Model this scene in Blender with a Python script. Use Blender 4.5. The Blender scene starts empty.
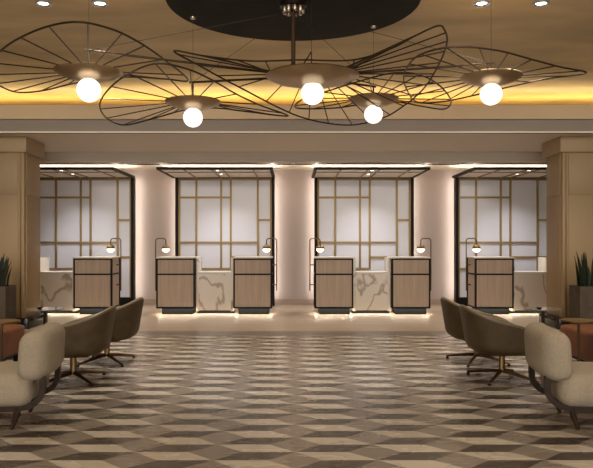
import bpy, bmesh, math, random
from mathutils import Vector, Matrix
random.seed(7)
R = math.radians
SC = bpy.context.scene
COL = SC.collection
F, CX, HY, H = 680.0, 293.3, 242.0, 1.4

def at(x, y, Y):                       # photo pixel + distance -> point in the room
    return Vector(((x - CX) * Y / F, Y, H + (HY - y) * Y / F))
def atz(x, y, z):                      # photo pixel + height -> point in the room
    return at(x, y, (z - H) * F / (HY - y))

# ------------------------------------------------------------------ materials
def mat(name, col, rough=.5, metal=0., noise=None, bump=None, spec=.5, emit=None, coat=0.):
    m = bpy.data.materials.new(name); m.use_nodes = True
    nt = m.node_tree; b = nt.nodes['Principled BSDF']
    b.inputs['Base Color'].default_value = (*col, 1)
    b.inputs['Roughness'].default_value = rough
    b.inputs['Metallic'].default_value = metal
    b.inputs['Specular IOR Level'].default_value = spec
    b.inputs['Coat Weight'].default_value = coat
    tc = nt.nodes.new('ShaderNodeTexCoord')
    if noise:                           # (scale xyz, amount, detail)
        sc, amt = noise[0], noise[1]
        mp = nt.nodes.new('ShaderNodeMapping'); mp.inputs['Scale'].default_value = sc
        nt.links.new(tc.outputs['Object'], mp.inputs['Vector'])
        n = nt.nodes.new('ShaderNodeTexNoise'); n.inputs['Scale'].default_value = 1; n.inputs['Detail'].default_value = 5
        nt.links.new(mp.outputs['Vector'], n.inputs['Vector'])
        cr = nt.nodes.new('ShaderNodeValToRGB')
        cr.color_ramp.elements[0].position = .3; cr.color_ramp.elements[1].position = .7
        cr.color_ramp.elements[0].color = (*[c * (1 - amt) for c in col], 1)
        cr.color_ramp.elements[1].color = (*[min(1, c * (1 + amt)) for c in col], 1)
        nt.links.new(n.outputs['Fac'], cr.inputs['Fac'])
        nt.links.new(cr.outputs['Color'], b.inputs['Base Color'])
    if bump:                            # (scale, strength)
        n2 = nt.nodes.new('ShaderNodeTexNoise'); n2.inputs['Scale'].default_value = bump[0]; n2.inputs['Detail'].default_value = 3
        nt.links.new(tc.outputs['Object'], n2.inputs['Vector'])
        bp = nt.nodes.new('ShaderNodeBump'); bp.inputs['Strength'].default_value = bump[1]; bp.inputs['Distance'].default_value = .01
        nt.links.new(n2.outputs['Fac'], bp.inputs['Height'])
        nt.links.new(bp.outputs['Normal'], b.inputs['Normal'])
    if emit:
        b.inputs['Emission Color'].default_value = (*emit[0], 1)
        b.inputs['Emission Strength'].default_value = emit[1]
    return m

def tile_mat(name, col, amt=.12):
    m = mat(name, col, .24, spec=.5)
    nt = m.node_tree; b = nt.nodes['Principled BSDF']
    g = nt.nodes.new('ShaderNodeNewGeometry')
    tc = nt.nodes.new('ShaderNodeTexCoord')
    mp = nt.nodes.new('ShaderNodeMapping'); mp.inputs['Scale'].default_value = (1.6, 4, 1); mp.inputs['Rotation'].default_value = (0, 0, .35)
    nt.links.new(tc.outputs['Object'], mp.inputs['Vector'])
    n = nt.nodes.new('ShaderNodeTexNoise'); n.inputs['Scale'].default_value = 1.6; n.inputs['Detail'].default_value = 6; n.inputs['Distortion'].default_value = .5
    nt.links.new(mp.outputs['Vector'], n.inputs['Vector'])
    a = nt.nodes.new('ShaderNodeMath'); a.operation = 'ADD'
    nt.links.new(g.outputs['Random Per Island'], a.inputs[0]); nt.links.new(n.outputs['Fac'], a.inputs[1])
    mr = nt.nodes.new('ShaderNodeMapRange'); mr.inputs['From Min'].default_value = .2; mr.inputs['From Max'].default_value = 1.8
    mr.inputs['To Min'].default_value = 1 - amt; mr.inputs['To Max'].default_value = 1 + amt
    nt.links.new(a.outputs[0], mr.inputs['Value'])
    vm = nt.nodes.new('ShaderNodeVectorMath'); vm.operation = 'SCALE'; vm.inputs[0].default_value = col
    nt.links.new(mr.outputs['Result'], vm.inputs['Scale'])
    nt.links.new(vm.outputs['Vector'], b.inputs['Base Color'])
    rr = nt.nodes.new('ShaderNodeMapRange'); rr.inputs['To Min'].default_value = .2; rr.inputs['To Max'].default_value = .34
    nt.links.new(n.outputs['Fac'], rr.inputs['Value']); nt.links.new(rr.outputs['Result'], b.inputs['Roughness'])
    return m

def marble_mat():
    m = mat('marble', (.72, .66, .58), .18, spec=.5)
    nt = m.node_tree; b = nt.nodes['Principled BSDF']
    tc = nt.nodes.new('ShaderNodeTexCoord')
    mp = nt.nodes.new('ShaderNodeMapping'); mp.inputs['Rotation'].default_value = (0, .75, 0); mp.inputs['Scale'].default_value = (1.0, 1, .55)
    nt.links.new(tc.outputs['Object'], mp.inputs['Vector'])
    oi = nt.nodes.new('ShaderNodeObjectInfo'); mu = nt.nodes.new('ShaderNodeMath'); mu.operation = 'MULTIPLY'; mu.inputs[1].default_value = 37
    nt.links.new(oi.outputs['Random'], mu.inputs[0])
    va = nt.nodes.new('ShaderNodeVectorMath'); va.operation = 'ADD'
    nt.links.new(mp.outputs['Vector'], va.inputs[0]); nt.links.new(mu.outputs[0], va.inputs[1])
    n = nt.nodes.new('ShaderNodeTexNoise'); n.inputs['Scale'].default_value = 1.5; n.inputs['Detail'].default_value = 4; n.inputs['Roughness'].default_value = .45; n.inputs['Distortion'].default_value = .25
    nt.links.new(va.outputs['Vector'], n.inputs['Vector'])
    s = nt.nodes.new('ShaderNodeMath'); s.operation = 'SUBTRACT'; s.inputs[1].default_value = .5
    nt.links.new(n.outputs['Fac'], s.inputs[0])
    ab = nt.nodes.new('ShaderNodeMath'); ab.operation = 'ABSOLUTE'; nt.links.new(s.outputs[0], ab.inputs[0])
    cr = nt.nodes.new('ShaderNodeValToRGB')
    e = cr.color_ramp.elements
    e[0].position = 0; e[0].color = (.40, .33, .26, 1); e[1].position = .022; e[1].color = (.72, .66, .58, 1)
    e.new(.008).color = (.47, .40, .32, 1)
    nt.links.new(ab.outputs[0], cr.inputs['Fac']); nt.links.new(cr.outputs['Color'], b.inputs['Base Color'])
    return m

M = dict(
    tile_light=tile_mat('light_tile', (.53, .475, .40), .05),
    tile_dark=tile_mat('dark_tile', (.072, .060, .051), .07),
    tile_mid=tile_mat('mid_tile', (.235, .20, .168), .06),
    border=mat('border_stone', (.15, .125, .10), .3, noise=((3, 12, 1), .12)),
    plain=mat('plain_stone', (.40, .31, .225), .35, noise=((1.2, 5, 1), .12)),
    gold_ceiling=mat('gold_leaf_plaster', (.58, .46, .28), .6, 0, noise=((.8, 2.2, 1), .2), bump=(9, .15), spec=.2),
    black_plaster=mat('black_plaster', (.012, .011, .0095), .7, noise=((3, 3, 3), .25), spec=.15),
    fascia_tan=mat('tan_panel', (.56, .42, .26), .5, noise=((1, 1, 1), .05)),
    fascia_gray=mat('mauve_paint', (.255, .212, .172), .55),
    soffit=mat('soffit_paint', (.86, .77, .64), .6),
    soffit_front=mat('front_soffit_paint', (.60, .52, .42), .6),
    beam=mat('beam_paint', (.52, .46, .39), .6),
    wall=mat('blush_wallcovering', (.43, .35, .31), .8, noise=((30, 30, 60), .05)),
    baseboard=mat('baseboard_wood', (.34, .25, .19), .45, noise=((2, 2, 30), .08)),
    side_wall=mat('side_wall_paint', (.32, .26, .19), .6),
    pillar=mat('tan_lacquer', (.34, .24, .13), .45, noise=((2, 2, .6), .05), spec=.3),
    brass_trim=mat('dull_brass', (.27, .185, .085), .38, .85),
    gold_bar=mat('gold_bar', (.34, .24, .10), .45, .3, spec=.3),
    black=mat('black_metal', (.010, .009, .008), .5, spec=.12),
    black_gloss=mat('black_gloss', (.010, .012, .013), .15),
    toe=mat('charcoal_laminate', (.006, .007, .008), .5, spec=.08),
    panel=mat('frosted_white_panel', (.72, .74, .82), .5, noise=((.7, .7, .7), .05)),
    canopy_wood=mat('grey_wood_panel', (.85, .77, .68), .5, noise=((2, 14, 2), .1)),
    desk_wood=mat('pale_ribbed_wood', (.43, .325, .24), .5, noise=((45, 45, 1.2), .13)),
    quartz=mat('white_quartz', (.70, .66, .60), .3),
    marble=marble_mat(),
    bronze=mat('brushed_bronze', (.37, .26, .145), .36, .85, noise=((5, 5, 5), .1)),
    wire=mat('dark_bronze_wire', (.045, .028, .017), .42, .7),
    stem=mat('oil_rubbed_bronze', (.10, .058, .032), .45, .6),
    nickel=mat('satin_nickel', (.45, .38, .30), .3, 1.),
    cable=mat('grey_cable', (.05, .042, .035), .6, spec=.1),
    globe=mat('opal_glass_lit', (.9, .88, .84), .3, emit=((1, .93, .84), .75)),
    lampglow=mat('opal_lamp_glass', (.9, .85, .75), .3, emit=((1, .86, .66), 2.2)),
    diffuser=mat('downlight_lens', (.9, .9, .9), .3, emit=((1, .93, .84), 6.)),
    diffuser_cool=mat('downlight_lens_cool', (.9, .9, .9), .3, emit=((.84, .93, 1), 5.)),
    can=mat('downlight_reflector', (.50, .55, .60), .22, .8),
    boucle=mat('cream_boucle', (.36, .305, .23), .95, noise=((110, 110, 110), .14), bump=(140, .7), spec=.2),
    olive=mat('olive_leather', (.082, .054, .025), .5, spec=.3, noise=((7, 7, 7), .22), bump=(60, .1)),
    rim=mat('olive_leather_piping', (.15, .108, .062), .5),
    brass=mat('antique_brass', (.25, .165, .075), .4, 1.),
    brass_dark=mat('dark_brass', (.10, .065, .035), .3, .9),
    walnut=mat('walnut', (.032, .019, .012), .5, noise=((8, 8, 50), .25), spec=.2),
    rust=mat('rust_leather', (.14, .042, .013), .45, spec=.25, noise=((5, 5, 5), .18), bump=(50, .1)),
    concrete=mat('taupe_concrete', (.085, .063, .043), .75, noise=((7, 7, 7), .2), bump=(30, .2)),
    soil=mat('soil', (.02, .014, .01), .9),
    leaf=mat('snake_plant_leaf', (.011, .022, .009), .6, noise=((6, 6, 40), .35)),
)
def glass_mat():
    m = mat('smoked_glass', (.55, .55, .53), .05)
    b = m.node_tree.nodes['Principled BSDF']; b.inputs['Transmission Weight'].default_value = .75; b.inputs['IOR'].default_value = 1.3
    return m
M['glass'] = glass_mat()

# ------------------------------------------------------------------ mesh helpers
def BM(): return bmesh.new()
def box(bm, x0, x1, y0, y1, z0, z1, bev=0, seg=2):
    g = bmesh.ops.create_cube(bm, size=1)
    vs = g['verts']
    for v in vs:
        v.co = Vector(((x0 + x1) / 2 + v.co.x * (x1 - x0), (y0 + y1) / 2 + v.co.y * (y1 - y0), (z0 + z1) / 2 + v.co.z * (z1 - z0)))
    if bev:
        es = list({e for v in vs for e in v.link_edges})
        bmesh.ops.bevel(bm, geom=es, offset=bev, segments=seg, affect='EDGES', profile=.5)
    return bm
def rbox(bm, c, half, r, n=14, warp=None):
    """rounded box; r = three radii; warp(p) reshapes local points"""
    t = BM(); bmesh.ops.create_cube(t, size=2)
    bmesh.ops.subdivide_edges(t, edges=t.edges[:], cuts=n, use_grid_fill=True)
    for v in t.verts:
        p = Vector([v.co[i] * half[i] for i in range(3)])
        q = Vector([max(-(half[i] - r[i]), min(half[i] - r[i], p[i])) for i in range(3)])
        d = Vector([(p[i] - q[i]) / r[i] for i in range(3)])
        if d.length > 1e-6:
            d.normalize(); p = q + Vector([d[i] * r[i] for i in range(3)])
        if warp: p = warp(p)
        v.co = Vector(c) + p
    me = bpy.data.meshes.new('t'); t.to_mesh(me); t.free(); bm.from_mesh(me); bpy.data.meshes.remove(me)
    return bm
def tube(bm, pts, r, n=8, closed=False, flat=None):
    """round (or, with flat=(w,h,axis), rectangular) bar along pts; r a number or a list"""
    pts = [Vector(p) for p in pts]; N = len(pts); rings = []
    up = None
    for i, p in enumerate(pts):
        a = pts[(i - 1) % N] if (closed or i) else p
        b = pts[(i + 1) % N] if (closed or i < N - 1) else p
        t = (b - a).normalized()
        if up is None:
            up = Vector((0, 0, 1)) if abs(t.z) < .9 else Vector((0, 1, 0))
        s = t.cross(up).normalized(); up = s.cross(t).normalized()
        rr = r[i] if isinstance(r, (list, tuple)) else r
        if flat:
            ax = Vector(flat[2]).normalized(); o = t.cross(ax).normalized()
            ring = [bm.verts.new(p + ax * (sx * flat[0] / 2) + o * (sy * flat[1] / 2)) for sx, sy in ((-1, -1), (1, -1), (1, 1), (-1, 1))]
        else:
            ring = [bm.verts.new(p + s * (rr * math.cos(k * math.tau / n)) + up * (rr * math.sin(k * math.tau / n))) for k in range(n)]
        rings.append(ring)
    m = len(rings[0])
    for i in range(N if closed else N - 1):
        A, B = rings[i], rings[(i + 1) % N]
        for k in range(m):
            bm.faces.new((A[k], A[(k + 1) % m], B[(k + 1) % m], B[k]))
    if not closed:
        bm.faces.new(rings[0][::-1]); bm.faces.new(rings[-1])
    return bm
def lathe(bm, prof, c=(0, 0, 0), n=40, sx=1, sy=1):
    c = Vector(c); rings = []
    for r, z in prof:
        if r < 1e-6: rings.append([bm.verts.new(c + Vector((0, 0, z)))])
        else: rings.append([bm.verts.new(c + Vector((r * sx * math.cos(k * math.tau / n), r * sy * math.sin(k * math.tau / n), z))) for k in range(n)])
    for A, B in zip(rings, rings[1:]):
        for k in range(n):
            k2 = (k + 1) % n
            if len(A) == 1 and len(B) == 1: continue
            if len(A) == 1: bm.faces.new((A[0], B[k], B[k2]))
            elif len(B) == 1: bm.faces.new((A[k], B[0], A[k2]))
            else: bm.faces.new((A[k], B[k], B[k2], A[k2]))
    return bm
def sphere(bm, c, r, n=24):
    bmesh.ops.create_uvsphere(bm, u_segments=n, v_segments=n // 2, radius=r, matrix=Matrix.Translation(Vector(c)))
    return bm
def spline(P, k=10, closed=True):
    P = [Vector(p) for p in P]; N = len(P); out = []
    for i in range(N if closed else N - 1):
        g = (lambda j: P[j % N]) if closed else (lambda j: P[max(0, min(N - 1, j))])
        p0, p1, p2, p3 = g(i - 1), g(i), g(i + 1), g(i + 2)
        for s in range(k):
            t = s / k
            out.append(.5 * ((2 * p1) + (p2 - p0) * t + (2 * p0 - 5 * p1 + 4 * p2 - p3) * t * t + (3 * p1 - p0 - 3 * p2 + p3) * t ** 3))
    if not closed: out.append(P[-1])
    return out

def obj(name, bm, m, parent=None, smooth=True, world=None):
    """link the bmesh as ONE object; with world=(x,y,z) the mesh was drawn in room coordinates and the parent stands at that point"""
    if world is not None: bm.transform(Matrix.Translation(-Vector(world)))
    bmesh.ops.recalc_face_normals(bm, faces=bm.faces[:])
    me = bpy.data.meshes.new(name); bm.to_mesh(me); bm.free()
    for x in (m if isinstance(m, (list, tuple)) else [m]): me.materials.append(M[x])
    if smooth:
        me.shade_smooth()
        try: me.set_sharp_from_angle(angle=R(38))
        except Exception: pass
    o = bpy.data.objects.new(name, me); COL.objects.link(o)
    if parent: o.parent = parent
    return o
def tag(o, label, cat, group=None):
    o['label'] = label; o['category'] = cat
    if group: o['group'] = group
    return o
def thing(name, label, cat, loc=(0, 0, 0), rz=0, group=None):
    o = bpy.data.objects.new(name, None); COL.objects.link(o)
    o.empty_display_size = .1; o.location = loc; o.rotation_euler = (0, 0, rz)
    return tag(o, label, cat, group)
def struct(name, bm, m, smooth=False):
    o = obj(name, bm, m, None, smooth); o['kind'] = 'structure'; return o
def dup(root, loc, rz, label, group=None):
    def cp(o, parent):
        c = o.copy(); COL.objects.link(c)
        if parent: c.parent = parent
        for ch in list(o.children): cp(ch, c)
        return c
    r = cp(root, None); r.location = loc; r.rotation_euler = (0, 0, rz); r['label'] = label
    if group: r['group'] = group
    return r
def area(name, loc, size, power, col, rot=(0, 0, 0), spread=180):
    l = bpy.data.lights.new(name, 'AREA'); l.shape = 'RECTANGLE'; l.size, l.size_y = size
    l.energy = power; l.color = col; l.spread = R(spread)
    o = bpy.data.objects.new(name, l); o.location = loc; o.rotation_euler = rot; COL.objects.link(o); return o
def spot(name, loc, power, col, angle=80, blend=.6, rad=.04, rot=(0, 0, 0)):
    l = bpy.data.lights.new(name, 'SPOT'); l.energy = power; l.color = col; l.spot_size = R(angle); l.spot_blend = blend; l.shadow_soft_size = rad
    o = bpy.data.objects.new(name, l); o.location = loc; o.rotation_euler = rot; COL.objects.link(o); return o

# ------------------------------------------------------------------ the setting
S, RP = .355, .169                                  # tile edge, half row of the block pattern
def floor_mesh():
    bm = BM()
    C0 = Vector((.013, 4.531 + RP, 0)); Y1, Y0, XM = 10.17, -4.0, 6.4
    def quad(ps, mi):
        if max(p[1] for p in ps) < Y0 or min(p[0] for p in ps) > XM or max(p[0] for p in ps) < -XM or min(p[1] for p in ps) > Y1 - .001: return
        # clip at the far border
        out = []
        for i in range(len(ps)):
            a, b = ps[i], ps[(i + 1) % len(ps)]
            if a[1] <= Y1: out.append(a)
            if (a[1] - Y1) * (b[1] - Y1) < 0:
                t = (Y1 - a[1]) / (b[1] - a[1]); out.append((a[0] + (b[0] - a[0]) * t, Y1))
        if len(out) < 3: return
        f = bm.faces.new([bm.verts.new((x, y, 0)) for x, y in out]); f.material_index = mi
    for i in range(-14, 15):
        for j in range(-30, 45):
            cx = C0.x + i * 1.5 * S; cy = C0.y - i * RP + j * 2 * RP
            P = lambda u, v: (cx + u * S, cy + v * RP)
            quad([P(-.5, 0), P(0, -1), P(.5, 0), P(0, 1)], 2)
            quad([P(.5, 0), P(0, -1), P(1, -1), P(1.5, 0)], 1)
            quad([P(0, -1), P(.5, -2), P(1.5, -2), P(1, -1)], 0)
    for y0, y1, mi in ((Y1, 10.68, 3), (10.68, 15.4, 4)):
        f = bm.faces.new([bm.verts.new(p) for p in ((-6.4, y0, 0), (6.4, y0, 0), (6.4, y1, 0), (-6.4, y1, 0))]); f.material_index = mi
    return bm
struct('floor', floor_mesh(), ['tile_light', 'tile_dark', 'tile_mid', 'border', 'plain'])

ZC = 3.81
struct('ceiling', box(BM(), -6.4, 6.4, -4, 12.3, ZC, ZC + .1), 'gold_ceiling')
struct('trim_1', box(BM(), -6.4, 6.4, 12.2, 12.3, 3.3, ZC), 'gold_ceiling')                   # rear wall of the cove
b = BM(); X = [-6.4, -4.67, -2.3, 0, 2.3, 4.67, 6.4]
for a0, a1 in zip(X, X[1:]): box(b, a0 + .002, a1 - .002, 10.52, 10.62, 3.305, 3.52)
struct('trim_2', b, 'fascia_tan')                                                             # upper fascia, cove lip
struct('trim_3', box(BM(), -6.4, 6.4, 10.6, 10.7, 3.10, 3.305), 'fascia_gray')
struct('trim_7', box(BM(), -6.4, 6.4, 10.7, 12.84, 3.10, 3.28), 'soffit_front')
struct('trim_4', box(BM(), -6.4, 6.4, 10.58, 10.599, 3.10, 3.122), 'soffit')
struct('trim_5', box(BM(), -6.4, 6.4, 12.84, 13.3, 2.92, 3.3), 'beam')                 # beam in front of the alcoves
struct('shadow_gap_strip', box(BM(), -6.4, 6.4, 13.26, 13.3, 2.908, 2.92), 'black')  # black strip standing in for the shadow gap at the beam's rear edge
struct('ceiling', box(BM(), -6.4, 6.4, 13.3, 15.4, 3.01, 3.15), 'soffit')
struct('wall_back', box(BM(), -6.4, 6.4, 15.2, 15.4, 0, 3.01), 'wall')
struct('baseboard_back', box(BM(), -6.4, 6.4, 15.18, 15.2, 0, .125), 'baseboard')
struct('wall_left', box(BM(), -6.5, -6.4, -4, 15.4, 0, ZC), 'side_wall')
struct('wall_right', box(BM(), 6.4, 6.5, -4, 15.4, 0, ZC), 'side_wall')

# pillars
def pillar(s, label):
    """s = -1 left, +1 right: the inner face looks to the middle of the room"""
    t = thing('pillar', label, 'pillar', (s * 5.3, 11.35, 0))
    w = (s * 5.3, 11.35, 0)
    def B(bm, x0, x1, *a, **k):
        lo, hi = sorted((s * x0, s * x1)); return box(bm, lo, hi, *a, **k)
    obj('shaft', B(BM(), 4.355, 6.3, 11.0, 11.7, .17, 2.85, bev=.006), 'pillar', t, world=w)
    obj('crown', B(BM(), 4.30, 6.36, 10.94, 11.76, 2.85, 3.10, bev=.004), 'pillar', t, world=w)
    obj('plinth', B(BM(), 4.26, 6.36, 10.92, 11.8, 0, .17, bev=.004), 'black_gloss', t, world=w)
    obj('plinth_edge', B(BM(), 4.235, 4.262, 10.90, 10.94, 0, .2), 'walnut', t, world=w)
    for z0, z1 in ((.2, 2.145), (2.165, 2.83)):
        obj('front_panel', B(BM(), 4.45, 6.25, 10.988, 11.001, z0, z1, bev=.004), 'pillar', t, world=w)
        obj('side_panel', B(BM(), 4.343, 4.356, 11.08, 11.66, z0, z1, bev=.004), 'pillar', t, world=w)
    obj('corner_trim', B(BM(), 4.40, 4.42, 10.99, 11.001, .17, 2.85), 'brass_trim', t, world=w)
    return t
pillar(-1, 'tan lacquered panelled pillar beside the leftmost reception screen')
pillar(1, 'tan lacquered panelled pillar beside the rightmost reception screen')

# ------------------------------------------------------------------ reception screens
CENT = [-4.59, -1.52, 1.52, 4.60]
PLACE = ['leftmost', 'second from left', 'second from right', 'rightmost']
def screen():
    t = thing('reception_screen', '', 'screen', (0, 14.9, 0), 0, 'gold-lattice reception screens')
    w = (0, 14.9, 0); O = lambda n, bm, m: obj(n, bm, m, t, True, w)
    O('back_panel', box(BM(), -1.02, 1.08, 14.9, 14.94, .19, 2.80), 'panel')
    O('base_panel', box(BM(), -1.02, 1.08, 14.87, 14.96, 0, .19), 'black')
    O('side_frame', box(BM(), -1.055, -.995, 14.82, 15.0, 0, 2.80), 'black')
    O('side_frame', box(BM(), 1.05, 1.11, 14.82, 15.0, 0, 2.80), 'black')
    V = [(-.975, .19, 2.79), (-.60, .80, 2.79), (-.06, .80, 2.79), (.152, .80, 2.79), (.745, .19, 2.79), (1.03, .19, 2.79)]
    for x, z0, z1 in V:
        O('lattice_bar', box(BM(), x - .021, x + .021, 14.865, 14.901, z0, z1, bev=.003), 'gold_bar')
    Hh = [(-.954, 1.009, 2.77), (-.954, .131, 2.375), (.766, 1.009, 1.88), (-.954, .724, 1.39), (.173, 1.009, 1.07), (-.579, .131, .815), (-.954, -.621, .815)]
    for x0, x1, z in Hh:
        O('lattice_bar', box(BM(), x0, x1, 14.867, 14.901, z - .021, z + .021, bev=.003), 'gold_bar')
    # canopy
    for x0, x1, y0, y1 in ((-1.12, 1.12, 13.1, 13.16), (-1.12, -1.06, 13.16, 14.9), (1.06, 1.12, 13.16, 14.9), (-1.06, 1.06, 14.85, 14.9)):
        O('canopy_edge', box(BM(), x0, x1, y0, y1, 2.795, 2.845), 'black')
    O('canopy_panel', box(BM(), -1.06, 1.06, 13.16, 14.85, 2.81, 2.835), 'canopy_wood')
    for x in (-.60, -.06, .152, .745):
        O('canopy_slat', box(BM(), x - .013, x + .013, 13.16, 14.85, 2.79, 2.8105), 'gold_bar')
    O('canopy_slat', box(BM(), -1.06, 1.06, 13.64, 13.68, 2.7905, 2.811), 'gold_bar')
    for y in (13.36, 14.05):
        d = O('downlight', lathe(BM(), [(.035, 2.803), (.05, 2.80), (.055, 2.806), (.055, 2.812)], (.03, y, 0), 20), 'can')
        l = lathe(BM(), [(0, 2.806), (.045, 2.806), (.045, 2.811), (0, 2.811)], (.03, y, 0), 20)
        obj('lens', l, 'diffuser', d, True, w)
    return t
SL = ['white gold-barred screen with black canopy, leftmost of the four beside the left pillar',
      'white gold-barred screen with black canopy, second of the four from the left pillar',
      'white gold-barred screen with black canopy, third of the four from the left pillar',
      'white gold-barred screen with black canopy, rightmost of the four beside the right pillar']
sc0 = screen(); sc0['label'] = SL[0]; sc0.location = (CENT[0], 14.9, 0)
for k in (1, 2, 3): dup(sc0, (CENT[k], 14.9, 0), 0, SL[k])

# ------------------------------------------------------------------ desks
def desk():
    """front at local y=0, running back .64"""
    t = thing('reception_desk', '', 'desk', (0, 0, 0), 0, 'reception desk pods')
    O = lambda n, bm, m, p=t: obj(n, bm, m, p)
    O('body', box(BM(), -.352, .352, .03, .64, .135, 1.085), 'desk_wood')
    b = BM(); e = .028
    box(b, -.37, -.37 + e, 0, .03, .125, 1.085); box(b, .37 - e, .37, 0, .03, .125, 1.085)
    for z in (.125, .765, 1.085 - e): box(b, -.37 + e, .37 - e, 0, .03, z, z + e)
    for x0, x1 in ((-.37, -.352), (.352, .37)):
        box(b, x0, x1, .03, .06, .125, 1.085); box(b, x0, x1, .61, .64, .125, 1.085); box(b, x0, x1, .06, .61, .765, .765 + e); box(b, x0, x1, .06, .61, .125, .15)
    O('black_frame', b, 'black')
    O('upper_panel', box(BM(), -.34, .34, .01, .031, .795, 1.055), 'desk_wood')
    O('lower_panel', box(BM(), -.34, .34, .01, .031, .155, .763), 'desk_wood')
    O('counter_top', box(BM(), -.372, .372, -.005, .65, 1.085, 1.112, bev=.003), 'quartz')
    O('toe_kick', box(BM(), -.28, .31, .10, .58, 0, .126), 'toe')
    return t
DESKS = [(-4.59 + .74, 'wood and black reception desk by the leftmost screen'),
         (-1.52 - .74, 'wood and black reception desk left of the marble counter at the second screen'),
         (-1.52 + .74, 'wood and black reception desk right of the marble counter at the second screen'),
         (1.52 - .74, 'wood and black reception desk left of the marble counter at the third screen'),
         (1.52 + .74, 'wood and black reception desk right of the marble counter at the third screen'),
         (4.60 - .74, 'wood and black reception desk by the rightmost screen')]
YD = 13.04
d0 = desk()
for i, (x, lab) in enumerate(DESKS):
    if i == 0: d0.location = (x, YD, 0); d0['label'] = lab
    else: dup(d0, (x, YD, 0), 0, lab)

def counter(gl, gr):
    t = thing('marble_counter', '', 'counter', (0, YD, 0), 0, 'low marble counters')
    O = lambda n, bm, m: obj(n, bm, m, t)
    O('counter_top', box(BM(), -.31, .31, .13, .62, .785, .82, bev=.003), 'quartz')
    O('front_panel', box(BM(), -.31, .31, .145, .185, .075, .785), 'marble')
    O('gable', box(BM(), -.366, -.31, .135, .62, .06, 1.095, bev=.003), 'marble')
    O('gable', box(BM(), .31, .366, .135, .62, .06, 1.095, bev=.003), 'marble')
    O('plinth', box(BM(), -.36, .36, .26, .58, 0, .08), 'toe')
    return t
ML = ['low white veined marble counter left of the leftmost desk', 'low white veined marble counter between desks at the second screen',
      'low white veined marble counter between desks at the third screen', 'low white veined marble counter right of the rightmost desk']
c0 = counter(0, 0)
for k in range(4):
    if k == 0: c0.location = (CENT[0], YD, 0); c0['label'] = ML[0]
    else: dup(c0, (CENT[k], YD, 0), 0, ML[k])

def lamp():
    """pole at local origin, arm towards +x"""
    t = thing('desk_lamp', '', 'lamp', (0, 0, 0), 0, 'brass globe desk lamps')
    P = [(0, 0, .44)] + [(0, 0, 1.42)] + [(.05 - .05 * math.cos(a), 0, 1.42 + .05 * math.sin(a)) for a in (R(30), R(60), R(90))] \
        + [(.15, 0, 1.47)] + [(.15 + .05 * math.sin(a), 0, 1.42 + .05 * math.cos(a)) for a in (R(30), R(60), R(90))] + [(.20, 0, 1.36)]
    obj('pole', tube(BM(), P, .011, 10), 'brass_dark', t)
    for z in (.56, .95):
        obj('bracket', box(BM(), -.004, .085, -.012, .012, z - .012, z + .012), 'brass_dark', t)
    r = .082; c = 1.27
    prof = [(.012, .105), (.014, r + .002)] + [(r * math.sin(a), r * math.cos(a)) for a in [R(x) for x in (10, 25, 40, 55, 70, 82, 92)]]
    sh = obj('lamp_shade', lathe(BM(), prof, (.2, 0, c), 28), 'brass', t)
    r2 = .075
    prof = [(r2 * math.sin(R(x)), r2 * math.cos(R(x))) for x in (88, 100, 115, 130, 145, 160, 172)] + [(0, -r2)]
    obj('globe', lathe(BM(), prof, (.2, 0, c), 28), 'lampglow', sh)
    return t
LL = [(0, 1, 'brass globe lamp on the desk by the leftmost screen'), (1, -1, 'brass globe lamp on the left desk at the second screen'),
      (2, 1, 'brass globe lamp on the right desk at the second screen'), (3, -1, 'brass globe lamp on the left desk at the third screen'),
      (4, 1, 'brass globe lamp on the right desk at the third screen'), (5, -1, 'brass globe lamp on the desk by the rightmost screen')]
l0 = lamp()
for n, (i, s, lab) in enumerate(LL):
    loc = (DESKS[i][0] + s * .452, YD + .36, 0); rz = 0 if s < 0 else math.pi
    if n == 0: l0.location = loc; l0.rotation_euler = (0, 0, rz); l0['label'] = lab
    else: dup(l0, loc, rz, lab)

# ------------------------------------------------------------------ ceiling fittings
def downlight(r, lens):
    t = thing('downlight', '', 'downlight', (0, 0, 0))
    obj('trim_ring', lathe(BM(), [(r, 0), (r, -.012), (r * .82, -.014), (r * .62, -.002), (r * .62, 0)], n=28), 'can', t)
    obj('lens', lathe(BM(), [(0, -.003), (r * .6, -.003), (r * .6, -.001), (0, -.001)], n=28), lens, t)
    return t
CD = [(-2.52, 'round recessed downlight near top left corner, outer one of the pair'), (-1.95, 'round recessed downlight near top left corner, inner one of the pair'),
      (1.90, 'round recessed downlight near top right corner, inner one of the pair'), (2.50, 'round recessed downlight near top right corner, outer one of the pair')]
q0 = downlight(.085, 'diffuser_cool')
for i, (x, lab) in enumerate(CD):
    if i == 0: q0.location = (x, 6.86, ZC); q0['label'] = lab; q0['group'] = 'lobby ceiling downlights'
    else: dup(q0, (x, 6.86, ZC), 0, lab, 'lobby ceiling downlights')
BD = [(-3.30, 'small round downlight under the beam between first and second screens'), (0, 'small round downlight under the beam between the two middle screens'),
      (3.30, 'small round downlight under the beam between third and fourth screens')]
q1 = downlight(.06, 'diffuser')
for i, (x, lab) in enumerate(BD):
    if i == 0: q1.location = (x, 13.08, 2.92); q1['label'] = lab; q1['group'] = 'beam downlights'
    else: dup(q1, (x, 13.08, 2.92), 0, lab, 'beam downlights')
tag(obj('ceiling_medallion', lathe(BM(), [(0, 0), (1.27, 0), (1.27, -.012), (0, -.012)], (0, 0, 0), 96), 'black_plaster'),
    'large round black ceiling recess above the chandelier', 'ceiling medallion').location = (0, 6.84, ZC)

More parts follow.
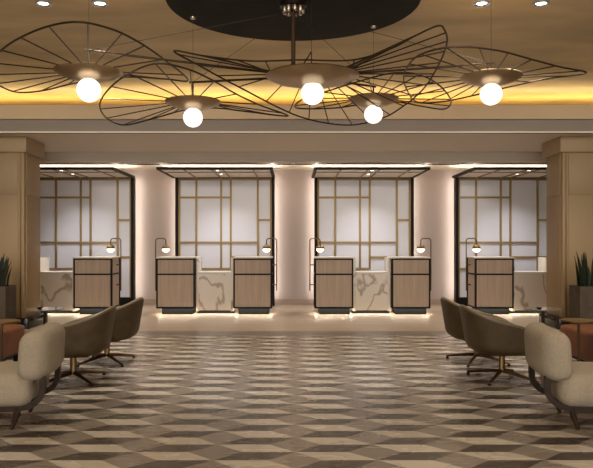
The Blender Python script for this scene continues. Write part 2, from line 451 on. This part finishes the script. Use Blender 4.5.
# ------------------------------------------------------------------ chandelier
CH = (0, 6.84, 3.798)
ch = thing('chandelier', 'bronze chandelier of five wire-brimmed discs with glowing white globes', 'chandelier', CH)
def O(n, bm, m, p=ch): return obj(n, bm, m, p, True, CH)
b = lathe(BM(), [(0, 3.798), (.135, 3.798), (.135, 3.765), (.12, 3.755), (0, 3.755)], (0, 6.84, 0), 32)
can = O('ceiling_canopy', b, 'wire')
for k in range(9):
    a = k * math.tau / 9
    b = lathe(BM(), [(0, 3.756), (.026, 3.756), (.026, 3.715), (.018, 3.70), (0, 3.70)], (.092 * math.cos(a), 6.84 + .092 * math.sin(a), 0), 12)
    O('cable_gland', b, 'nickel', can)
O('stem', tube(BM(), [(0, 6.84, 3.76), (0, 6.84, 3.10)], .021, 14), 'stem')

def smooth_disc(c, R_, depth, sx=1.0):
    c = Vector(c)
    prof = [(0, .012), (R_ * .6, .016), (R_ * .97, .010), (R_, 0), (R_ * .97, -.012), (R_ * .85, -depth * .45), (R_ * .6, -depth * .8), (R_ * .3, -depth * .97), (0, -depth)]
    return lathe(BM(), prof, c, 56, sx=sx)
UNITS = [  # disc centre, radius, dome depth, stretch, globe r, rim points (photo x, y, height), spokes, post height, number
    dict(c=(.19, 6.75, 3.05), R=.455, dep=.09, sx=1.03, gr=.115, n=30, post=.19, rim=[(174, 51, 3.13), (200, 66, 3.07), (235, 85, 2.98), (298, 116, 2.84), (345, 125, 2.79), (380, 119, 2.81), (405, 105, 2.88), (425, 87, 2.96),
         (440, 62, 3.07), (447, 42, 3.15), (444, 29, 3.19), (437, 26, 3.2), (415, 36, 3.19), (390, 49, 3.17), (352, 60, 3.14), (300, 60, 3.15), (250, 61, 3.14), (205, 56, 3.13)]),
    dict(c=(-1.93, 6.42, 3.01), R=.315, dep=.075, sx=1.03, gr=.114, n=17, post=.20, rim=[(188, 80, 3.0), (162, 58, 3.0), (135, 40, 3.0), (108, 28, 3.0), (75, 22, 3.0), (40, 29, 3.01), (8, 45, 3.02), (-8, 62, 3.03), (-7, 79, 3.02), (6, 89, 3.0),
         (22, 92.5, 2.99), (46, 90, 2.99), (80, 82, 3.0), (125, 77, 3.0), (165, 79, 3.0)]),
    dict(c=(-1.07, 7.25, 2.895), R=.30, dep=.075, sx=1.0, gr=.104, n=17, post=.21, rim=[(288, 116, 2.85), (262, 106, 2.87), (238, 95, 2.9), (210, 79, 2.93), (184, 68, 2.95), (153, 64, 2.96), (122, 78, 2.94), (104, 95, 2.91), (100, 108, 2.88), (108, 119, 2.85), (125, 125, 2.83),
         (155, 118, 2.85), (185, 110, 2.88), (215, 108, 2.88), (250, 112, 2.86)]),
    dict(c=(.89, 7.55, 2.99), R=.28, dep=.08, sx=1.0, gr=.103, n=17, post=.14, rim=[(297, 108, 2.95), (303, 99, 2.97), (328, 91, 2.99), (360, 81, 3.0), (393, 73, 3.01), (420, 75, 3.01), (440, 86, 3.0), (451, 101, 2.98), (444, 109, 2.95), (420, 106, 2.97), (399, 102, 2.98), (370, 103, 2.98), (335, 108, 2.96)]),
    dict(c=(1.92, 6.6, 3.005), R=.295, dep=.075, sx=1.0, gr=.107, n=17, post=.13, rim=[(586, 73, 3.03), (560, 67, 3.03), (530, 59, 3.03), (500, 51, 3.03), (466, 47, 3.03), (438, 49, 3.03), (415, 58, 3.03), (404, 75, 3.02), (407, 90, 3.0), (417, 102, 2.98), (440, 102, 2.99), (467, 97, 3.0), (500, 89, 3.01), (545, 79, 3.02)]),
]
main_c = Vector(UNITS[0]['c'])
for ui, u in enumerate(UNITS):
    c = Vector(u['c'])
    disc = O('disc', smooth_disc(c, u['R'], u['dep'], u['sx']), 'bronze')
    gc = c + Vector((0, 0, -u['dep'] - u['gr'] * (.82 if u['n'] < 20 else .66) - .008))
    O('neck', lathe(BM(), [(.038, c.z - u['dep'] * .8), (.038, gc.z + u['gr'] * .86), (.03, gc.z + u['gr'] * .84)], (c.x, c.y, 0), 20), 'wire', disc)
    O('globe', sphere(BM(), gc, u['gr'], 32), 'globe', disc)
    ring = spline([atz(x, y, z) for x, y, z in u['rim']], 10, True)
    O('outer_ring', tube(BM(), ring, .0085, 8, True), 'wire', disc)
    L = [0]
    for i in range(len(ring)): L.append(L[-1] + (ring[(i + 1) % len(ring)] - ring[i]).length)
    n = u['n']; N = len(ring)
    for k in range(n):                                  # spokes spread evenly over half angle, half length of the rim
        s = .5 * ((k + .4) / n * L[-1]) + .5 * (lambda q: L[int(q)] + (L[int(q) + 1] - L[int(q)]) * (q % 1))((k + .4) / n * N); i = max(j for j in range(N) if L[j] <= s)
        p = ring[i].lerp(ring[(i + 1) % N], (s - L[i]) / max(1e-6, L[i + 1] - L[i]))
        d = p - c; a = math.atan2(d.y, d.x)
        q = c + Vector((math.cos(a) * u['R'] * u['sx'] * .95, math.sin(a) * u['R'] * .95, 0))
        if (Vector((d.x, d.y, 0))).length < u['R']: continue
        O('spoke', tube(BM(), [q, p], .0062, 6), 'wire', disc)
    top = c + Vector((0, 0, u['post']))
    if ui:
        O('post', tube(BM(), [c, top], .008, 8), 'wire', disc)
        d = main_c - c; d.z = 0; d.normalize()
        e = main_c - d * (.36) + Vector((0, 0, .012))
        O('arm', tube(BM(), [top - d * .04, e], .0115, 8), 'wire')
        O('power_cable', tube(BM(), [(0, 6.84, 3.72), top], .0028, 5), 'cable')
        up = Vector((top.x, top.y, 3.797 if Vector((top.x, top.y - 6.84)).length < 1.27 else ZC))
        O('suspension_wire', tube(BM(), [top, up], .0018, 5), 'cable')
        O('ceiling_fitting', lathe(BM(), [(0, up.z), (.03, up.z), (.028, up.z - .018), (0, up.z - .022)], (up.x, up.y, 0), 16), 'nickel')
    else:
        p = Vector((.18, 6.75, 3.29))
        O('strut', tube(BM(), [(.06, 6.70, 3.09), p], .007, 6), 'wire'); O('post', tube(BM(), [(.185, 6.75, 3.09), p], .006, 6), 'wire')
        O('suspension_wire', tube(BM(), [p, (.18, 6.75, 3.797)], .0025, 5), 'cable')

# ------------------------------------------------------------------ seating
def armchair():
    """seat faces -x, back towards +x; local origin on the floor under the chair's middle"""
    t = thing('armchair', '', 'armchair', (0, 0, 0), 0, 'cream boucle armchairs')
    def bend(p):                      # back pad: crown in the middle, slight wrap, lean
        y = p.y / .36
        return Vector((p.x - .06 * y * y + .05 * p.z, p.y, p.z - .012 * y * y))
    obj('backrest', rbox(BM(), (.26, 0, .558), (.105, .37, .185), (.085, .095, .10), 18, bend), 'boucle', t)
    obj('seat', rbox(BM(), (-.16, 0, .295), (.37, .35, .125), (.09, .10, .10), 16), 'boucle', t)
    for s in (-1, 1):
        y = s * .26
        P = spline([(.275, y, .48), (.278, y, .31), (.262, y, .24), (.215, y, .188), (.14, y, .162), (0, y, .155), (-.30, y, .155)], 6, False)
        side = obj('side_frame', tube(BM(), P, 1, flat=(.05, .042, (0, 1, 0))), 'walnut', t)
        for x0, x1 in ((.10, .055), (-.36, -.40)):
            obj('leg', tube(BM(), [(x0, y, .165), (x0 - .01, y, .10), (x1, y, 0)], [.03, .024, .013], 12), 'walnut', side)
    obj('cross_rail', box(BM(), -.32, .02, -.28, .28, .150, .19), 'walnut', t)
    return t
a0 = armchair(); a0.location = (-2.19, 5.33, 0); a0.rotation_euler = (0, 0, R(7)); a0['label'] = 'cream boucle armchair with walnut frame at the lower left'
dup(a0, (2.215, 5.33, 0), R(173), 'cream boucle armchair with walnut frame at the lower right')

def tub():
    """shell opens to -x; origin on floor under the post"""
    t = thing('tub_chair', '', 'chair', (0, 0, 0), 0, 'olive leather swivel tub chairs')
    NT, NZ = 56, 10; bm = BM(); A = R(150)
    def top(th):
        return .735 - .31 * (abs(th) / A) ** 1.35 - .0
    def pt(th, v, off):
        zt = top(th); z = .28 + (zt - .28) * v
        k = (z - .265) / .47
        rx = .338 + .058 * k - off; ry = .315 + .045 * k - off
        if v < .25:                       # tuck the bottom edge in
            q = 1 - v / .25; rx -= .075 * q ** 3; ry -= .075 * q ** 3
        e = .78
        cth, sth = math.cos(th), math.sin(th)
        x = math.copysign(abs(cth) ** e, cth) * rx; y = math.copysign(abs(sth) ** e, sth) * ry
        if cth < 0: x *= 1.12
        return Vector((x + .02 * k, y, z))
    G = {}
    for i in range(NT + 1):
        th = -A + 2 * A * i / NT
        for j in range(NZ + 1):
            G[i, j, 0] = bm.verts.new(pt(th, j / NZ, 0)); G[i, j, 1] = bm.verts.new(pt(th, j / NZ, .045))
    for i in range(NT):
        for j in range(NZ):
            for s in (0, 1): bm.faces.new((G[i, j, s], G[i + 1, j, s], G[i + 1, j + 1, s], G[i, j + 1, s]))
        bm.faces.new((G[i, NZ, 0], G[i + 1, NZ, 0], G[i + 1, NZ, 1], G[i, NZ, 1]))
        bm.faces.new((G[i, 0, 0], G[i + 1, 0, 0], G[i + 1, 0, 1], G[i, 0, 1]))
    for i in (0, NT):
        for j in range(NZ): bm.faces.new((G[i, j, 0], G[i, j + 1, 0], G[i, j + 1, 1], G[i, j, 1]))
    obj('shell', bm, 'olive', t)
    obj('piping', tube(BM(), [pt(-A + 2 * A * i / NT, 1, .022) + Vector((0, 0, .004)) for i in range(NT + 1)], .021, 8), 'rim', t)
    obj('seat', rbox(BM(), (-.035, 0, .345), (.275, .235, .085), (.09, .09, .05), 12), 'olive', t)
    obj('seat_base', lathe(BM(), [(0, .262), (.14, .262), (.2, .275), (.2, .29), (0, .29)], n=32), 'brass_dark', t)
    obj('post', lathe(BM(), [(0, .265), (.032, .265), (.032, .085), (.034, .07), (0, .07)], n=20), 'brass', t)
    for k in range(4):
        a = R(-46 + 90 * k + (12 if k % 2 else 0)); u = Vector((math.cos(a), math.sin(a), 0))
        l = obj('leg', tube(BM(), [u * .0 + Vector((0, 0, .088)), u * .12 + Vector((0, 0, .075)), u * .40 + Vector((0, 0, .026))], [.021, .019, .012], 10), 'brass' if k in (1, 2) else 'brass_dark', t)
        obj('glide', lathe(BM(), [(0, 0), (.017, 0), (.017, .014), (0, .02)], u * .39, 12), 'black', l)
    return t
t0 = tub(); t0.location = (-2.215, 6.85, 0); t0['label'] = 'olive leather tub chair behind the left cream armchair'
dup(t0, (-2.17, 7.92, 0), R(-4), 'olive leather tub chair farther back, nearer the desks, on the left side')
dup(t0, (2.13, 6.95, 0), R(180), 'olive leather tub chair behind the right cream armchair')
dup(t0, (2.15, 7.95, 0), R(184), 'olive leather tub chair farther back, nearer the desks, on the right side')

def bench():
    """long leather bench running along y; inner long side at local x=.4"""
    t = thing('leather_bench', '', 'bench', (0, 0, 0), 0, 'rust leather benches')
    obj('seat', rbox(BM(), (0, 0, .285), (.40, .86, .165), (.05, .09, .05), 16), 'rust', t)
    obj('base_rail', box(BM(), -.34, .33, -.78, .78, .085, .13), 'black', t)
    for x in (-.32, .32):
        for y in (-.74, .74):
            obj('leg', lathe(BM(), [(0, 0), (.022, 0), (.03, .09), (0, .09)], (x, y, 0), 14), 'black', t)
    return t
b0 = bench(); b0.location = (-3.52, 7.1, 0); b0['label'] = 'rust orange leather bench behind the left cream armchair'
dup(b0, (3.50, 7.1, 0), R(180), 'rust orange leather bench behind the right cream armchair')

def side_table():
    t = thing('side_table', '', 'table', (0, 0, 0), 0, 'round brass side tables')
    obj('tabletop', lathe(BM(), [(0, .575), (.178, .575), (.182, .585), (.178, .595), (0, .595)], n=44), 'brass', t)
    obj('post', lathe(BM(), [(0, .576), (.014, .576), (.014, .016), (0, .016)], n=16), 'brass_dark', t)
    obj('base', lathe(BM(), [(0, 0), (.11, 0), (.11, .012), (.02, .02), (0, .02)], n=32), 'brass_dark', t)
    return t
s0 = side_table(); s0.location = (-2.98, 6.95, 0); s0['label'] = 'small round brass side table at the left edge beside the bench'
dup(s0, (2.95, 7.03, 0), 0, 'small round brass side table at the right edge beside the bench')

def glass_table():
    t = thing('glass_table', '', 'table', (0, 0, 0), 0, 'low round glass tables')
    obj('tabletop', lathe(BM(), [(0, .488), (.245, .488), (.25, .494), (.245, .50), (0, .50)], n=44), 'glass', t)
    obj('post', lathe(BM(), [(0, .488), (.022, .488), (.022, .016), (0, .016)], n=16), 'walnut', t)
    obj('base', lathe(BM(), [(0, 0), (.15, 0), (.15, .012), (.03, .02), (0, .02)], n=32), 'brass_dark', t)
    return t
g0 = glass_table(); g0.location = (-3.36, 9.2, 0); g0['label'] = 'low round glass table in front of the left pillar'
dup(g0, (3.38, 9.2, 0), 0, 'low round glass table in front of the right pillar')
for x, y, lab in ((-3.40, 9.12, 'small dark dish on the glass table by the left pillar'), (3.30, 9.12, 'small dark dish on the glass table by the right pillar')):
    o = tag(obj('dish', lathe(BM(), [(0, 0), (.022, 0), (.04, .022), (.036, .022), (.02, .006), (0, .006)], n=20), 'toe'), lab, 'dish', 'dishes on glass tables')
    o.location = (x, y, .5005)

def planter(seed):
    random.seed(seed)
    t = thing('potted_snake_plant', '', 'potted plant', (0, 0, 0), 0, 'snake plants in concrete planters')
    b = BM(); box(b, -.2, .2, -.2, .2, 0, .66)
    for x0, x1, y0, y1 in ((-.2, .2, -.2, -.17), (-.2, .2, .17, .2), (-.2, -.17, -.17, .17), (.17, .2, -.17, .17)): box(b, x0, x1, y0, y1, .66, .73)
    obj('planter', b, 'concrete', t)
    obj('soil', box(BM(), -.17, .17, -.17, .17, .655, .70), 'soil', t)
    b = BM()
    for k in range(15):
        x, y = random.uniform(-.13, .13), random.uniform(-.13, .13)
        h = random.uniform(.3, .58); a = random.uniform(0, math.pi); tw = random.uniform(-.8, .8)
        lx, ly = x * .7 + random.uniform(-.04, .04), y * .7
        rows = []
        for i in range(10):
            s = i / 9; w = .028 * (1 - .2 * s) * (1 if s < .6 else max(.03, 1 - ((s - .6) / .4) ** 1.6)) * (.75 + .5 * min(1, s * 2))
            c = Vector((x + lx * s * s, y + ly * s * s, .69 + h * s)); u = Vector((math.cos(a + tw * s), math.sin(a + tw * s), 0)); n = Vector((-u.y, u.x, 0))
            rows.append([b.verts.new(c + u * w), b.verts.new(c + n * .006), b.verts.new(c - u * w), b.verts.new(c - n * .003 )])
        for A, B in zip(rows, rows[1:]):
            for q in range(4): b.faces.new((A[q], A[(q + 1) % 4], B[(q + 1) % 4], B[q]))
        b.faces.new(rows[0]); b.faces.new(rows[-1])
    obj('foliage', b, 'leaf', t)
    return t
p = planter(3); p.location = (-4.52, 10.4, 0); p['label'] = 'snake plant in square concrete planter by the left pillar'
p = planter(11); p.location = (4.50, 10.4, 0); p['label'] = 'snake plant in square concrete planter by the right pillar'

# ------------------------------------------------------------------ light
WARM, NEUT, COOL = (1, .80, .56), (1, .88, .74), (.86, .93, 1)
for x in (-2.52, -1.95, 1.90, 2.50): spot('ceiling_spot_or_fill', (x, 6.86, ZC - .03), 120, (1, .90, .78), 95, .8)
for x in (-3.2, -1.1, 1.1, 3.2):
    for y in (1.2, 3.9): spot('ceiling_spot_or_fill', (x, y, ZC - .03), 45, WARM, 100, .8)  # added fill over the near lobby, no fixtures behind these
for x in (-4.2, -1.4, 1.4, 4.2): spot('ceiling_spot_or_fill', (x, 9.3, ZC - .03), 110, WARM, 95, .9)  # added row to lift mid-lobby brightness; this ceiling carries no fixtures
for x in (-4.4, -1.5, 1.5, 4.4):              # added fill spots without fixtures, turned to brighten the desks
    d = Vector((0, 13.2 - 4.2, 1.2 - ZC + .04))
    spot('desk_fill_spot', (x, 4.2, ZC - .04), 420, NEUT, 46, .8, .25, rot=d.to_track_quat('-Z', 'Y').to_euler())
for i in range(4):
    area('cove_strip', (-4.8 + 3.2 * i, 11.3, 3.49), (3.2, .1), 12, (1, .70, .22), (math.pi, 0, 0))
for i in range(4): area('cove_lip_strip', (-4.8 + 3.2 * i, 10.78, 3.475), (3.2, .06), 5.5, (1, .86, .60), (math.pi, 0, 0))
for x in (-3.30, 0, 3.30): spot('beam_spot', (x, 13.08, 2.90), 48, NEUT, 120, .8)
for c in CENT:
    for y in (13.36, 14.05): spot('canopy_spot', (c + .03, y, 2.785), 50, (1, .95, .93), 120, .9)
    area('canopy_top_strip', (c, 14.35, 2.86), (2.1, .4), 9, (1, .90, .78), (math.pi, 0, 0))
    for s in (-1.06, 1.115):
        area('side_strip', (c + s, 15.03, 1.5), (.04, 2.7), 4, (1, .93, .85), (R(90), 0, 0))
        area('canopy_side_strip', (c + s, 13.9, 2.86), (.05, 1.3), 3, (1, .90, .78), (math.pi, 0, 0))
    area('counter_glow', (c, YD + .2, .055), (.7, .05), 2.0, (1, .86, .66))
for x, _ in DESKS:
    area('desk_glow', (x, YD + .045, .118), (.7, .05), 2.4, (1, .86, .66))
    for s in (-.335, .35): area('desk_glow', (x + s, YD + .3, .118), (.04, .4), .5, (1, .86, .66))

w = bpy.data.worlds.new('world'); SC.world = w; w.use_nodes = True
bg = w.node_tree.nodes['Background']; bg.inputs['Color'].default_value = (1, .93, .85, 1); bg.inputs['Strength'].default_value = 2.6

# ------------------------------------------------------------------ camera
cam = bpy.data.cameras.new('camera'); co = bpy.data.objects.new('camera', cam); COL.objects.link(co)
co.location = (0, 0, H); co.rotation_euler = (R(90), 0, 0)
cam.sensor_width = 36; cam.sensor_fit = 'HORIZONTAL'; cam.lens = 36 * F / 593
cam.shift_x = (296.5 - CX) / 593; cam.shift_y = (HY - 234) / 593
cam.clip_end = 100
SC.camera = co
SC.view_settings.view_transform = 'Standard'; SC.view_settings.look = 'None'; SC.view_settings.gamma = 1
SC.view_settings.use_curve_mapping = False; SC.view_settings.exposure = .55
